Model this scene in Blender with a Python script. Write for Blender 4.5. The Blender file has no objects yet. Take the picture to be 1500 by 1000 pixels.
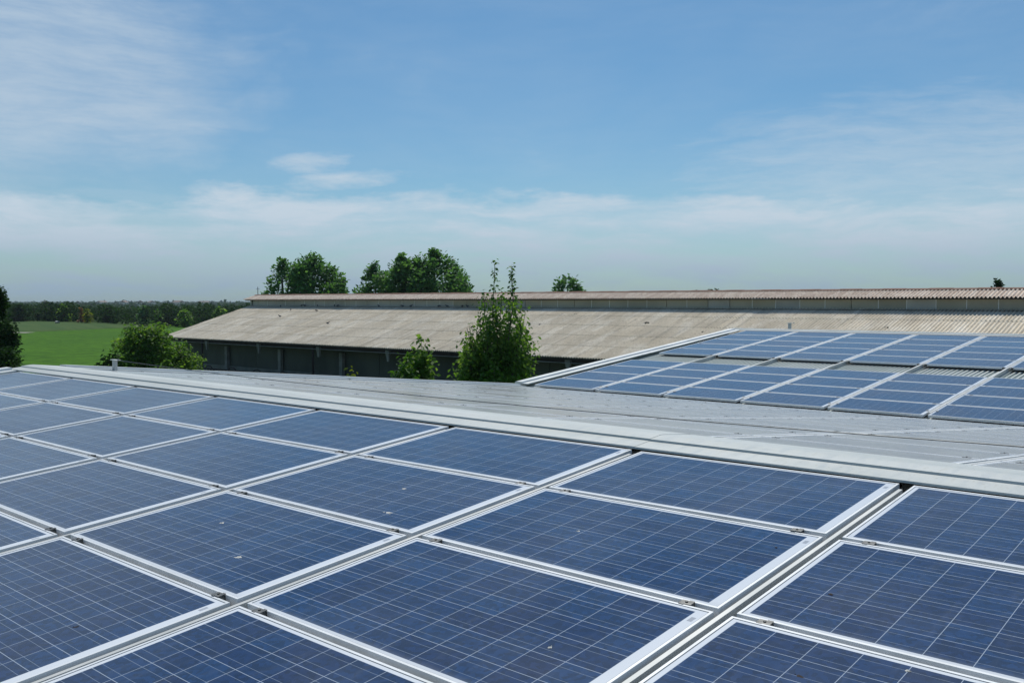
import bpy, math, random
import numpy as np
from mathutils import Vector, Matrix

# ------------------------------------------------------------------ camera, sky, sun, exposure
sc = bpy.context.scene
COL = sc.collection
FPX, YAW, PITCH = 1351.7, -0.7262, 0.0426
CAM = (1.650, -5.3505, 0.9254)
cd = bpy.data.cameras.new('camera'); cam = bpy.data.objects.new('camera', cd); COL.objects.link(cam)
cd.sensor_width = 36.0; cd.lens = FPX / 1500 * 36; cd.clip_start = 0.05; cd.clip_end = 30000
cam.location = CAM; cam.rotation_euler = (math.pi / 2 - PITCH, 0, -YAW)
sc.camera = cam
sc.view_settings.view_transform = 'Standard'; sc.view_settings.look = 'None'
sc.view_settings.exposure = 0.0; sc.view_settings.gamma = 1.0; sc.view_settings.use_curve_mapping = False
sc.cycles.use_denoising = True
sc.cycles.max_bounces = 8; sc.cycles.volume_bounces = 0
sc.cycles.transparent_max_bounces = 8

SUN_EL, SUN_AZ = math.radians(57), math.radians(36)      # azimuth turned from +Y towards -X
SUND = Vector((-math.sin(SUN_AZ) * math.cos(SUN_EL), math.cos(SUN_AZ) * math.cos(SUN_EL), math.sin(SUN_EL)))
sl = bpy.data.lights.new('sun', 'SUN'); so = bpy.data.objects.new('sun', sl); COL.objects.link(so)
sl.energy = 3.3; sl.angle = math.radians(0.7); sl.color = (1.0, 0.955, 0.88)
so.rotation_euler = SUND.to_track_quat('Z', 'Y').to_euler(); so.location = (0, 0, 30)

W = bpy.data.worlds.new('World'); sc.world = W; W.use_nodes = True
nt = W.node_tree; nt.nodes.clear()


class NT:
    """short-hand for building node trees"""
    def __init__(s, tree): s.t = tree
    def n(s, typ, **kw):
        nd = s.t.nodes.new(typ)
        for k, v in kw.items():
            if k.startswith('i_'):
                key = k[2:]; nd.inputs[int(key) if key.isdigit() else key].default_value = v
            else: setattr(nd, k, v)
        return nd
    def l(s, a, b): s.t.links.new(a, b)
    def m(s, op, a, b=None, c=None, clamp=False):
        nd = s.t.nodes.new('ShaderNodeMath'); nd.operation = op; nd.use_clamp = clamp
        for i, v in enumerate((a, b, c)):
            if v is None: continue
            if isinstance(v, (int, float)): nd.inputs[i].default_value = v
            else: s.l(v, nd.inputs[i])
        return nd.outputs[0]
    def mix(s, f, a, b, mode='MIX'):
        nd = s.t.nodes.new('ShaderNodeMix'); nd.data_type = 'RGBA'; nd.blend_type = mode
        for k, v in ((0, f), (6, a), (7, b)):
            if isinstance(v, (int, float)): nd.inputs[k].default_value = v
            elif isinstance(v, tuple): nd.inputs[k].default_value = v if len(v) == 4 else (*v, 1)
            else: s.l(v, nd.inputs[k])
        return nd.outputs[2]
    def noise(s, vec, scale, detail=4, rough=.55, dims='3D', dist=0.0):
        nd = s.n('ShaderNodeTexNoise', noise_dimensions=dims)
        nd.inputs['Scale'].default_value = scale; nd.inputs['Detail'].default_value = detail
        nd.inputs['Roughness'].default_value = rough; nd.inputs['Distortion'].default_value = dist
        if vec is not None: s.l(vec, nd.inputs['Vector'])
        return nd.outputs[0]
    def ss(s, v, lo, hi, a=0.0, b=1.0):
        nd = s.t.nodes.new('ShaderNodeMapRange'); nd.interpolation_type = 'SMOOTHSTEP'
        s.l(v, nd.inputs[0])
        for i, q in enumerate((lo, hi, a, b)): nd.inputs[i + 1].default_value = q
        return nd.outputs[0]
    def vscale(s, vec, x, y, z):
        nd = s.n('ShaderNodeMapping'); nd.inputs['Scale'].default_value = (x, y, z)
        s.l(vec, nd.inputs['Vector']); return nd.outputs[0]
    def comb(s, x, y, z):
        nd = s.n('ShaderNodeCombineXYZ')
        for i, v in enumerate((x, y, z)):
            if isinstance(v, (int, float)): nd.inputs[i].default_value = v
            else: s.l(v, nd.inputs[i])
        return nd.outputs[0]


def build_world():
    k = NT(nt)
    sky = k.n('ShaderNodeTexSky', sky_type='NISHITA')
    sky.sun_disc = False; sky.sun_elevation = SUN_EL; sky.sun_rotation = -SUN_AZ
    sky.altitude = 50; sky.air_density = 1.0; sky.dust_density = 0.6; sky.ozone_density = 2.2
    geo = k.n('ShaderNodeTexCoord')
    sep = k.n('ShaderNodeSeparateXYZ'); k.l(geo.outputs['Generated'], sep.inputs[0])
    X, Y, Z = sep.outputs
    el = k.m('ARCSINE', Z)                                    # radians above the horizon
    az = k.m('ARCTAN2', X, Y)                                 # from +Y towards +X
    azc = k.m('SUBTRACT', az, YAW)                            # measured from the barn's bearing
    v = k.comb(azc, el, 0.0)
    # thin veil: long wisps
    warp = k.noise(k.vscale(v, 1.2, 3.0, 1), 3.0, 3, .5)
    vw = k.comb(azc, k.m('ADD', el, k.m('MULTIPLY', k.m('SUBTRACT', warp, .5), .05)), 0.0)
    # cloud bank low over the horizon, soft ragged top at about 6 degrees
    topn = k.noise(k.vscale(v, 1.0, 3.0, 1), 6.0, 9, .62)
    edge = k.m('ADD', el, k.m('MULTIPLY', k.m('SUBTRACT', topn, .5), .10))
    bank = k.ss(edge, .122, .098)
    bank = k.m('MULTIPLY', bank, k.ss(el, -.02, .05, .8, 1.0))
    bn = k.noise(k.vscale(vw, 1.0, 5.0, 1), 5.0, 5, .6)
    bank = k.m('MULTIPLY', bank, k.ss(bn, .32, .66, .42, 1.05))
    # high cirrus veil
    ci = k.noise(k.vscale(vw, 1.0, 2.6, 1), 3.1, 7, .58, dist=.4)
    cirrus = k.m('MULTIPLY', k.ss(ci, .42, .78), .36)
    fine = k.noise(k.vscale(vw, 1.6, 9.0, 1), 9.0, 6, .65)
    # large white patch at the upper left
    dx = k.m('DIVIDE', k.m('ADD', azc, .60), .26); dy = k.m('DIVIDE', k.m('SUBTRACT', el, .27), .17)
    rr = k.m('ADD', k.m('ADD', k.m('MULTIPLY', dx, dx), k.m('MULTIPLY', dy, dy)),
             k.m('MULTIPLY', k.m('SUBTRACT', ci, .5), 5.0))
    left = k.m('MULTIPLY', k.ss(rr, 2.4, -.2), .80)
    # right-hand veil
    dx = k.m('DIVIDE', k.m('SUBTRACT', azc, .46), .26); dy = k.m('DIVIDE', k.m('SUBTRACT', el, .13), .07)
    rr = k.m('ADD', k.m('ADD', k.m('MULTIPLY', dx, dx), k.m('MULTIPLY', dy, dy)),
             k.m('MULTIPLY', k.m('SUBTRACT', fine, .5), 2.6))
    right = k.m('MULTIPLY', k.ss(rr, 1.9, -.2), .52)
    dens = k.m('MAXIMUM', k.m('MAXIMUM', bank, cirrus), k.m('MAXIMUM', left, right))

    def wisp(a0, e0, wa, we, tilt, amt, sc_=1.0):
        da = k.m('SUBTRACT', azc, a0)
        de = k.m('SUBTRACT', k.m('SUBTRACT', el, e0), k.m('MULTIPLY', da, tilt))
        q = k.m('ADD', k.m('MULTIPLY', k.m('DIVIDE', da, wa), k.m('DIVIDE', da, wa)),
                k.m('MULTIPLY', k.m('DIVIDE', de, we), k.m('DIVIDE', de, we)))
        q = k.m('ADD', q, k.m('MULTIPLY', k.m('SUBTRACT', k.noise(k.vscale(v, 1.0, 3.2, 1), 16.0 * sc_, 6, .65), .5), 2.4))
        return k.m('MULTIPLY', k.ss(q, 1.15, -.25), amt)
    # azimuth, elevation, half sizes, tilt, strength
    for a in ((-.212, .145, .050, .014, .06, .75), (-.180, .128, .078, .012, .07, .80),
              (-.236, .0905, .015, .0085, 0.0, .95, 2.0), (.30, .182, .09, .011, .10, .42),
              (.27, .160, .08, .009, .02, .34), (.47, .140, .16, .006, .09, .60),
              (.445, .064, .05, .008, .02, .60, 1.6), (.508, .30, .012, .006, -.6, .75, 2.0),
              (-.40, .105, .12, .010, -.04, .30), (.52, .115, .10, .012, .03, .50)):
        dens = k.m('MAXIMUM', dens, wisp(*a))
    dens = k.m('MAXIMUM', dens, k.ss(ci, .25, .7, .02, .17))
    fib = k.noise(k.vscale(vw, 1.0, 6.0, 1), 11.0, 8, .68)
    dens = k.m('MULTIPLY', dens, k.ss(fib, .30, .68, .72, 1.14))
    above = k.ss(el, -.01, .01)
    dens = k.m('MULTIPLY', dens, above)
    deep = k.ss(el, .0, .34)                                   # clearer, bluer air higher up
    tint = k.mix(deep, (.60, .865, .985, 1), (.53, .86, 1.02, 1))
    blue = k.mix(1.0, sky.outputs[0], tint, 'MULTIPLY')
    cloud = k.mix(k.ss(el, -.01, .10), (3.45, 4.75, 6.1, 1), (6.7, 8.0, 9.2, 1)); cloud = k.mix(k.ss(el, .11, .22), cloud, (5.6, 7.1, 8.7, 1))
    out = k.mix(dens, blue, cloud)
    bg = k.n('ShaderNodeBackground'); bg.inputs[1].default_value = 0.080
    k.l(out, bg.inputs[0])
    o = k.n('ShaderNodeOutputWorld'); k.l(bg.outputs[0], o.inputs[0])


build_world()

# ------------------------------------------------------------------ helpers
RNG = np.random.default_rng(7)
random.seed(7)


def at(px, D, z=0.0):
    """a ground position: bearing of picture column px (of 1500), D metres along the view axis"""
    c, s = math.cos(YAW), math.sin(YAW); t = (px - 750) / FPX
    return Vector((CAM[0] + D * s + t * D * c, CAM[1] + D * c - t * D * s, z))


def tag(o, label=None, cat=None, group=None, kind=None):
    if label: o['label'] = label
    if cat: o['category'] = cat
    if group: o['group'] = group
    if kind: o['kind'] = kind
    return o


def empty(name, loc=(0, 0, 0), rot=(0, 0, 0)):
    o = bpy.data.objects.new(name, None); COL.objects.link(o)
    o.location = loc; o.rotation_euler = rot; o.empty_display_size = .2
    return o


class MB:
    def __init__(s): s.v = []; s.f = []
    def box(s, x0, x1, y0, y1, z0, z1):
        b = len(s.v)
        s.v += [(x0, y0, z0), (x1, y0, z0), (x1, y1, z0), (x0, y1, z0), (x0, y0, z1), (x1, y0, z1), (x1, y1, z1), (x0, y1, z1)]
        s.f += [tuple(b + i for i in q) for q in ((0, 3, 2, 1), (4, 5, 6, 7), (0, 1, 5, 4), (1, 2, 6, 5), (2, 3, 7, 6), (3, 0, 4, 7))]
        return s
    def poly(s, pts):
        b = len(s.v); s.v += [tuple(p) for p in pts]; s.f.append(tuple(range(b, b + len(pts)))); return s
    def grid(s, P):
        """P: rows x cols x 3 array"""
        P = np.asarray(P, float); R, C_, _ = P.shape; b = len(s.v)
        s.v += [tuple(p) for p in P.reshape(-1, 3)]
        for i in range(R - 1):
            for j in range(C_ - 1):
                a = b + i * C_ + j; s.f.append((a, a + 1, a + C_ + 1, a + C_))
        return s
    def extrude(s, prof, axis0, axis1, closed=True):
        """prof: list of (y,z); swept along x from axis0 to axis1, capped"""
        n = len(prof); b = len(s.v)
        s.v += [(axis0, y, z) for y, z in prof] + [(axis1, y, z) for y, z in prof]
        for i in range(n if closed else n - 1):
            j = (i + 1) % n; s.f.append((b + i, b + j, b + n + j, b + n + i))
        if closed: s.f += [tuple(b + i for i in range(n))[::-1], tuple(b + n + i for i in range(n))]
        return s
    def tube(s, pts, rad, n=8):
        pts = [Vector(p) for p in pts]; b0 = len(s.v)
        if not hasattr(rad, '__len__'): rad = [rad] * len(pts)
        for i, p in enumerate(pts):
            d = (pts[min(i + 1, len(pts) - 1)] - pts[max(i - 1, 0)]).normalized()
            a = d.orthogonal().normalized() if i == 0 else (a - d * a.dot(d)).normalized()
            c = d.cross(a)
            for q in range(n):
                w = 2 * math.pi * q / n
                s.v.append(tuple(p + (a * math.cos(w) + c * math.sin(w)) * rad[i]))
        for i in range(len(pts) - 1):
            for q in range(n):
                r = (q + 1) % n; A = b0 + i * n; B = A + n
                s.f.append((A + q, A + r, B + r, B + q))
        s.f.append(tuple(b0 + q for q in range(n))[::-1]); e = b0 + (len(pts) - 1) * n
        s.f.append(tuple(e + q for q in range(n)))
        return s
    def mesh(s, name, mat, smooth=False):
        me = bpy.data.meshes.new(name); me.from_pydata(s.v, [], s.f)
        if mat: me.materials.append(mat)
        if smooth: me.polygons.foreach_set('use_smooth', [True] * len(me.polygons))
        me.update(); return me
    def build(s, name, mat, parent=None, smooth=False, loc=None):
        o = bpy.data.objects.new(name, s.mesh(name, mat, smooth)); COL.objects.link(o)
        if parent: o.parent = parent
        if loc: o.location = loc
        return o


def child(name, mesh, parent, loc=(0, 0, 0)):
    o = bpy.data.objects.new(name, mesh); COL.objects.link(o); o.parent = parent; o.location = loc; return o


# ------------------------------------------------------------------ materials
def mat(name, rough=.6, metal=0.0, spec=.5):
    m = bpy.data.materials.new(name); m.use_nodes = True; t = m.node_tree
    b = t.nodes['Principled BSDF']; b.inputs['Roughness'].default_value = rough
    b.inputs['Metallic'].default_value = metal; b.inputs['Specular IOR Level'].default_value = spec
    return m, NT(t), b


def noisy(name, c1, c2, scale=3.0, rough=.6, metal=0.0, spec=.4, bump=0.0, lo=.35, hi=.65, vs=(1, 1, 1), det=5):
    m, k, b = mat(name, rough, metal, spec)
    tc = k.n('ShaderNodeTexCoord').outputs['Object']
    n = k.noise(k.vscale(tc, *vs), scale, det)
    k.l(k.mix(k.ss(n, lo, hi), c1, c2), b.inputs['Base Color'])
    if bump:
        bp = k.n('ShaderNodeBump'); bp.inputs['Strength'].default_value = bump; bp.inputs['Distance'].default_value = .02
        k.l(k.noise(tc, scale * 6, 4), bp.inputs['Height']); k.l(bp.outputs[0], b.inputs['Normal'])
    return m


PW, PH = 1.625, 0.950           # panel size: along the ridge, up the slope
CX0, CX1 = -PW / 2 + .035, PW / 2 - .058
CY0, CY1 = -PH / 2 + .031, PH / 2 - .032


def panel_glass_mat(name='cell_glass', glare=0.0, sheen=.16):
    m, k, b = mat(name, .3, 0, .5)
    tc = k.n('ShaderNodeTexCoord').outputs['Object']
    info = k.n('ShaderNodeObjectInfo'); rnd = info.outputs['Random']
    sp = k.n('ShaderNodeSeparateXYZ'); k.l(tc, sp.inputs[0]); x, y = sp.outputs[0], sp.outputs[1]
    px, py = (CX1 - CX0) / 10, (CY1 - CY0) / 6
    u = k.m('DIVIDE', k.m('SUBTRACT', x, CX0), px); v = k.m('DIVIDE', k.m('SUBTRACT', y, CY0), py)
    fu = k.m('FRACT', u); fv = k.m('FRACT', v)
    cu = k.m('FLOOR', u); cv = k.m('FLOOR', v)
    # inside the cell field?
    ins = k.m('MULTIPLY', k.m('MULTIPLY', k.m('GREATER_THAN', u, 0.0), k.m('LESS_THAN', u, 10.0)),
              k.m('MULTIPLY', k.m('GREATER_THAN', v, 0.0), k.m('LESS_THAN', v, 6.0)))
    gu = .0013 / px; gv = .0014 / py
    du = k.m('ABSOLUTE', k.m('SUBTRACT', fu, .5)); dv = k.m('ABSOLUTE', k.m('SUBTRACT', fv, .5))
    cell = k.m('MULTIPLY', k.m('LESS_THAN', du, .5 - gu), k.m('LESS_THAN', dv, .5 - gv))
    cell = k.m('MULTIPLY', cell, ins)
    # two busbars per cell along the long side
    bb = k.m('ABSOLUTE', k.m('SUBTRACT', dv, .25))
    bus = k.m('MULTIPLY', k.m('LESS_THAN', bb, .0009 / py), ins)
    wn = k.n('ShaderNodeTexWhiteNoise', noise_dimensions='3D')
    k.l(k.comb(cu, cv, k.m('MULTIPLY', rnd, 91.0)), wn.inputs['Vector'])
    wv = wn.outputs['Value']
    vo = k.n('ShaderNodeTexVoronoi'); vo.inputs['Scale'].default_value = 48.0; k.l(tc, vo.inputs['Vector'])
    gr = k.n('ShaderNodeSeparateColor'); k.l(vo.outputs['Color'], gr.inputs[0])
    grain = k.ss(gr.outputs[0], 0, 1, .70, 1.32)
    c = k.mix(k.ss(wv, 0, 1), (.003, .018, .072), (.005, .034, .108))
    wn2 = k.n('ShaderNodeTexWhiteNoise', noise_dimensions='3D')
    k.l(k.comb(cv, k.m('MULTIPLY', rnd, 53.0), cu), wn2.inputs['Vector'])
    c = k.mix(k.ss(wn2.outputs['Value'], .65, 1.0, 0, .6), c, (.011, .018, .058))
    pr = k.n('ShaderNodeTexWhiteNoise', noise_dimensions='1D'); k.l(k.m('MULTIPLY', rnd, 17.3), pr.inputs['W'])
    pv = pr.outputs['Value']
    c = k.mix(k.m('MULTIPLY', pv, .5), c, (.010, .024, .078))
    cb = k.n('ShaderNodeCombineXYZ')
    for i in range(3): k.l(grain, cb.inputs[i])
    c = k.mix(1.0, c, cb.outputs[0], 'MULTIPLY')
    col = k.mix(cell, (.36, .42, .50), c)
    col = k.mix(k.m('MULTIPLY', bus, .7), col, (.30, .36, .44))
    marg = k.m('SUBTRACT', 1.0, ins, clamp=True)
    col = k.mix(marg, col, (.76, .79, .82))
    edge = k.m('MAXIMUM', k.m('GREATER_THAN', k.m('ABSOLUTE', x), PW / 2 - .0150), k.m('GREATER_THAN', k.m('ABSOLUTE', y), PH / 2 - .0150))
    col = k.mix(k.m('MULTIPLY', edge, .85), col, (.10, .11, .11))          # shadow of the frame lip, painted as a dark line on the glass
    # barcode label in the wide end margin
    lx = k.m('LESS_THAN', k.m('ABSOLUTE', k.m('SUBTRACT', x, PW / 2 - .036)), .010)
    ly = k.m('LESS_THAN', k.m('ABSOLUTE', k.m('SUBTRACT', y, PH / 2 - .10)), .020)
    col = k.mix(k.m('MULTIPLY', k.m('MULTIPLY', lx, ly), .55), col, (.16, .17, .2))
    # dust plus painted sky glare; dust heavier toward the lower frame edge and in streaks
    wpos = k.n('ShaderNodeNewGeometry').outputs['Position']
    dn = k.noise(wpos, 1.1, 5, .6); d2 = k.noise(k.vscale(wpos, 7, 1.5, 3), 3.0, 4)
    dust_glare = k.m('ADD', k.m('ADD', k.ss(dn, .3, .75, .006, .045), k.m('MULTIPLY', ins, glare)), k.ss(d2, .5, .8, 0, .05))
    low = k.ss(y, -PH / 2 + .07, -PH / 2 + .01, 0, .20)
    dust_glare = k.m('ADD', dust_glare, low)
    col = k.mix(dust_glare, col, (.575, .565, .505) if glare else (.42, .43, .42))
    k.l(col, b.inputs['Base Color'])
    k.l(k.m('ADD', k.ss(dn, .3, .7, .15, .22), k.m('MULTIPLY', pv, .05)), b.inputs['Roughness'])
    b.inputs['Sheen Weight'].default_value = sheen; b.inputs['Sheen Roughness'].default_value = .28; b.inputs['Sheen Tint'].default_value = (.80, .84, .84, 1)
    b.inputs['IOR'].default_value = 1.50
    if glare: b.inputs['Specular IOR Level'].default_value = .22
    return m


def cap_mat():
    m, k, b = mat('coated_ridge_cap', .5, .05, .4)
    pos = k.n('ShaderNodeNewGeometry').outputs['Position']
    n1 = k.noise(k.vscale(pos, .5, 3, 1), 1.3, 5); n2 = k.noise(k.vscale(pos, 6, 1.2, 1), 2.5, 5, .65); n3 = k.noise(pos, 40, 3)
    c = k.mix(k.ss(n1, .3, .7), (.47, .50, .475), (.545, .57, .55))
    c = k.mix(k.ss(n2, .55, .75, 0, .4), c, (.40, .41, .37))
    c = k.mix(k.ss(n3, .62, .72, 0, .5), c, (.36, .36, .31))
    k.l(c, b.inputs['Base Color']); k.l(k.ss(n2, .3, .7, .4, .6), b.inputs['Roughness'])
    bp = k.n('ShaderNodeBump'); bp.inputs['Strength'].default_value = .12; bp.inputs['Distance'].default_value = .02
    k.l(k.noise(k.vscale(pos, 1, 3, 1), 2.0, 2), bp.inputs['Height']); k.l(bp.outputs[0], b.inputs['Normal'])
    return m


M = {}
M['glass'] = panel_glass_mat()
M['glass_glare'] = panel_glass_mat('sky_glare_cell_glass', .68, .1)  # mid-slope copy, grazing sky reflection painted into the cells as pale grey
M['frame'] = noisy('anodised_frame', (.62, .64, .635), (.78, .80, .81), 3.5, .45, .1, .5, lo=.25, hi=.55)
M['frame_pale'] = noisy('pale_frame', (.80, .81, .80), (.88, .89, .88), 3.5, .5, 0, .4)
M['rail'] = noisy('galvanised_rail', (.48, .50, .49), (.60, .61, .59), 5.0, .5, .2, .4, vs=(1, .4, 1))
M['clamp'] = noisy('clamp_metal', (.10, .10, .095), (.20, .20, .19), 30.0, .45, .6)
M['sheet'] = noisy('coated_roof_sheet', (.50, .54, .50), (.60, .63, .60), 1.2, .5, .1, .4, vs=(1, .3, 1))
M['cap'] = cap_mat()
M['verge'] = noisy('verge_flashing', (.60, .63, .61), (.72, .74, .72), .9, .45, .1, .4)
M['post'] = noisy('anchor_steel', (.44, .47, .46), (.54, .56, .55), 6, .5, .3)
M['cable'] = noisy('steel_cable', (.10, .11, .11), (.17, .18, .18), 20, .45, .5)
M['wallgrey'] = noisy('shed_wall', (.33, .34, .33), (.42, .43, .41), .8, .8)
M['black'] = noisy('dark_debris', (.02, .017, .015), (.05, .04, .035), 60, .9)
M['white'] = noisy('dropping', (.62, .62, .58), (.45, .45, .40), 90, .8)


# ------------------------------------------------------------------ the solar shed: slopes
TH1 = 0.0959                       # pitch of the near slope
RA = 0.3437                        # ridge to first panel row
SX, SY = 1.70, 0.985               # pitch of the panel grid
XE = -12.36                        # gable end
XR = 16.0
VY, VZ = 10.52, -0.985             # valley
VZB = -0.940                       # foot of the rear slope, a little above it
THM = math.atan2(-VZ, VY)
Y2, Z2 = 20.94, 0.089              # second ridge
THB = math.atan2(Z2 - VZB, Y2 - VY)
LM = math.hypot(VY, VZ); LB = math.hypot(Y2 - VY, Z2 - VZB)
DROP = 0.125                       # panel plane to roof sheet base
ROWS = [RA + SY * (j + .5) for j in range(5)] + [RA + 5 * SY + 1.24 + SY * (j + .5) for j in range(4)]


ROWS_MID = [RA + SY * (j + .5) for j in range(10)]
def rows_of(kind): return ROWS_MID if kind == 'mid' else ROWS


def slope_frame(kind, s):
    """point on the panel plane s metres (along the slope) below the ridge, and the tilt about X"""
    if kind == 'near': return (0, -s * math.cos(TH1), -s * math.sin(TH1)), TH1
    if kind == 'mid': return (0, s * math.cos(THM), -s * math.sin(THM)), -THM
    return (0, Y2 - s * math.cos(THB), Z2 - s * math.sin(THB)), THB


def roof_profile(pitch=.10, rise=.042):
    return [(0, 0), (.045, 0), (.058, rise), (.087, rise), (.10, 0)]


def sheet_slope(kind, s0, s1, name, parent, x0=XE + .10, x1=XR):
    (_, ya, za), th = slope_frame(kind, s0); (_, yb, zb), _ = slope_frame(kind, s1)
    xs, hs = [], []
    x = x0
    while x < x1:
        for dx, h in ((0, 0), (.045, 0), (.058, .042), (.087, .042)):
            xs.append(x + dx); hs.append(h)
        x += .10
    ct = math.cos(th)
    rowA = [(x, ya, za + (h - DROP) / ct) for x, h in zip(xs, hs)]
    rowB = [(x, yb, zb + (h - DROP) / ct) for x, h in zip(xs, hs)]
    return MB().grid([rowA, rowB]).build(name, M['sheet'], parent)


shed = tag(empty('solar_shed', (XE, -10.4, -6.0)), 'low wide farm shed whose white metal roof slopes carry the solar panels', 'shed')


def shed_part(o):                                       # built in world coordinates, re-based on the shed
    o.location = (-XE, 10.4, 6.0); return o


shed_part(sheet_slope('near', .05, 10.45, 'roof_sheet', shed))
shed_part(sheet_slope('mid', .05, LM - .10, 'roof_sheet', shed))
shed_part(sheet_slope('back', .05, LB - .10, 'roof_sheet', shed))
# slope beyond the second ridge
th4 = .0959
m = MB(); xs, hs = [], []
x = XE + .1
while x < XR:
    for dx, h in ((0, 0), (.045, 0), (.058, .042), (.087, .042)): xs.append(x + dx); hs.append(h)
    x += .10
m.grid([[(x, Y2 + .05, Z2 - .125 + h) for x, h in zip(xs, hs)], [(x, Y2 + 6.0, Z2 - .125 - .58 + h) for x, h in zip(xs, hs)]])
shed_part(m.build('roof_sheet', M['sheet'], shed))
# valley gutter
m = MB(); m.extrude([(VY - .14, VZ - .135), (VY - .13, VZ - .28), (VY + .13, VZ - .28), (VY + .14, VZ - .135), (VY + .16, VZ - .135),
                     (VY + .15, VZ - .30), (VY - .15, VZ - .30), (VY - .16, VZ - .135)], XE, XR)
shed_part(m.build('valley_gutter', M['sheet'], shed))


# ridge caps
def ridge_cap(y0, z0, tn, tf, name):
    m = MB(); x = XE - .04; i = 0
    while x < XR:
        x2 = x + 5.3; e = .0022 * (i % 2)
        a, b_ = math.tan(tn), math.tan(tf)
        prof = [(-.333, .000 - .333 * a), (-.329, .012 - .329 * a), (-.150, .012 - .150 * a), (-.146, .025 - .146 * a),
                (-.02, .023), (.02, .023), (.375, .022 - .375 * b_), (.380, -.010 - .38 * b_), (.372, -.010 - .372 * b_), (.368, .014 - .368 * b_),
                (.0, .015), (-.136, .015 - .138 * a), (-.141, .002 - .141 * a), (-.326, .002 - .326 * a)]
        m.extrude([(y0 + y, z0 + z + e) for y, z in prof], x, x2 + (.06 if e else 0)); x = x2; i += 1
    o = shed_part(m.build(name, M['cap'], shed))
    return o


ridge_cap(0, 0, TH1, THM, 'ridge_cap')
ridge_cap(Y2, Z2, THB, th4, 'ridge_cap')


# verge flashings at the gable end, following each slope
def verge(kind, s0, s1):
    m = MB(); (_, ya, za), th = slope_frame(kind, s0); (_, yb, zb), _ = slope_frame(kind, s1)
    prof = [(XE - .02, -.30), (XE - .02, .030), (XE + .02, .044), (XE + .20, .044), (XE + .215, .012), (XE + .375, .012),
            (XE + .375, -.01), (XE + .20, -.01), (XE, -.01), (XE, -.30)]
    n = len(prof); seg = 4
    for q in range(seg):
        t0, t1 = q / seg, (q + 1) / seg + (.004 if q < seg - 1 else 0)
        e = .002 * (q % 2)
        b = len(m.v)
        for t in (t0, t1):
            yy, zz = ya + (yb - ya) * t, za + (zb - za) * t
            m.v += [(x, yy, zz + z + e) for x, z in prof]
        for i in range(n):
            j = (i + 1) % n; m.f.append((b + i, b + j, b + n + j, b + n + i))
        m.f += [tuple(b + i for i in range(n)), tuple(b + n + i for i in range(n))[::-1]]
    return shed_part(m.build('verge_flashing', M['verge'], shed))


verge('near', .36, 10.45); verge('mid', .385, LM - .03); verge('back', LB - .03, .36)

# walls under the roof: gable wall pieces follow the slopes, and the long sides
m = MB()
def zroof(y):
    if y < 0: return y * math.tan(TH1) - .16
    if y < VY: return -y * math.tan(THM) - .16
    if y < Y2: return VZ + (y - VY) * math.tan(THB) - .16
    return Z2 - (y - Y2) * math.tan(th4) - .16
ys = [-10.3, 0, VY, Y2, 26.8]
for xg in (XE + .12, XR - .3):
    for a, b_ in zip(ys[:-1], ys[1:]):
        za, zb = zroof(a + 1e-4), zroof(b_ - 1e-4)
        bb = len(m.v)
        for xx in (xg, xg + .12):
            m.v += [(xx, a, -6.0), (xx, b_, -6.0), (xx, b_, zb), (xx, a, za)]
        m.f += [tuple(bb + i for i in q) for q in ((0, 3, 2, 1), (4, 5, 6, 7), (3, 7, 6, 2), (0, 1, 5, 4), (0, 4, 7, 3), (1, 2, 6, 5))]
m.box(XE + .25, XR - .31, -10.3, -10.18, -6.0, zroof(-10.2) - .02)
m.box(XE + .25, XR - .31, 26.65, 26.78, -6.0, zroof(26.7) - .02)
shed_part(m.build('wall', M['wallgrey'], shed))

# ------------------------------------------------------------------ solar panels, each a thing of its own
def frame_mesh(l=.0115, mt='frame'):
    m = MB(); w, h, d = PW / 2, PH / 2, .042
    # four bars butted end to end, mitre-free
    m.box(-w, w, -h, -h + l, -d, 0).box(-w, w, h - l, h, -d, 0)
    m.box(-w, -w + l, -h + l, h - l, -d, 0).box(w - l, w, -h + l, h - l, -d, 0)
    return m.mesh('frame', M[mt])
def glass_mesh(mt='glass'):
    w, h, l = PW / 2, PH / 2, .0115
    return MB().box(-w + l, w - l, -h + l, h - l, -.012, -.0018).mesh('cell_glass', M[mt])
def clamp_mesh():
    m = MB(); m.box(-.026, .026, -.0165, .0165, -.03, .0025).box(-.024, -.003, -.022, -.0165, .0005, .0025)
    m.box(.003, .024, .0165, .022, .0005, .0025)
    m.tube([(0, 0, .0025), (0, 0, .007)], .006, 6)
    return m.mesh('clamp', M['clamp'])
def bolt_mesh():
    return MB().tube([(0, 0, 0), (0, 0, .006)], .0065, 6).mesh('bolt', M['frame'])


ME_F, ME_G, ME_C, ME_GM, ME_FM = frame_mesh(), glass_mesh(), clamp_mesh(), glass_mesh('glass_glare'), frame_mesh(.019, 'frame_pale')
ORD = ['first', 'second', 'third', 'fourth', 'fifth', 'sixth', 'seventh', 'eighth', 'ninth', 'tenth', 'eleventh']
proto = {}


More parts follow.
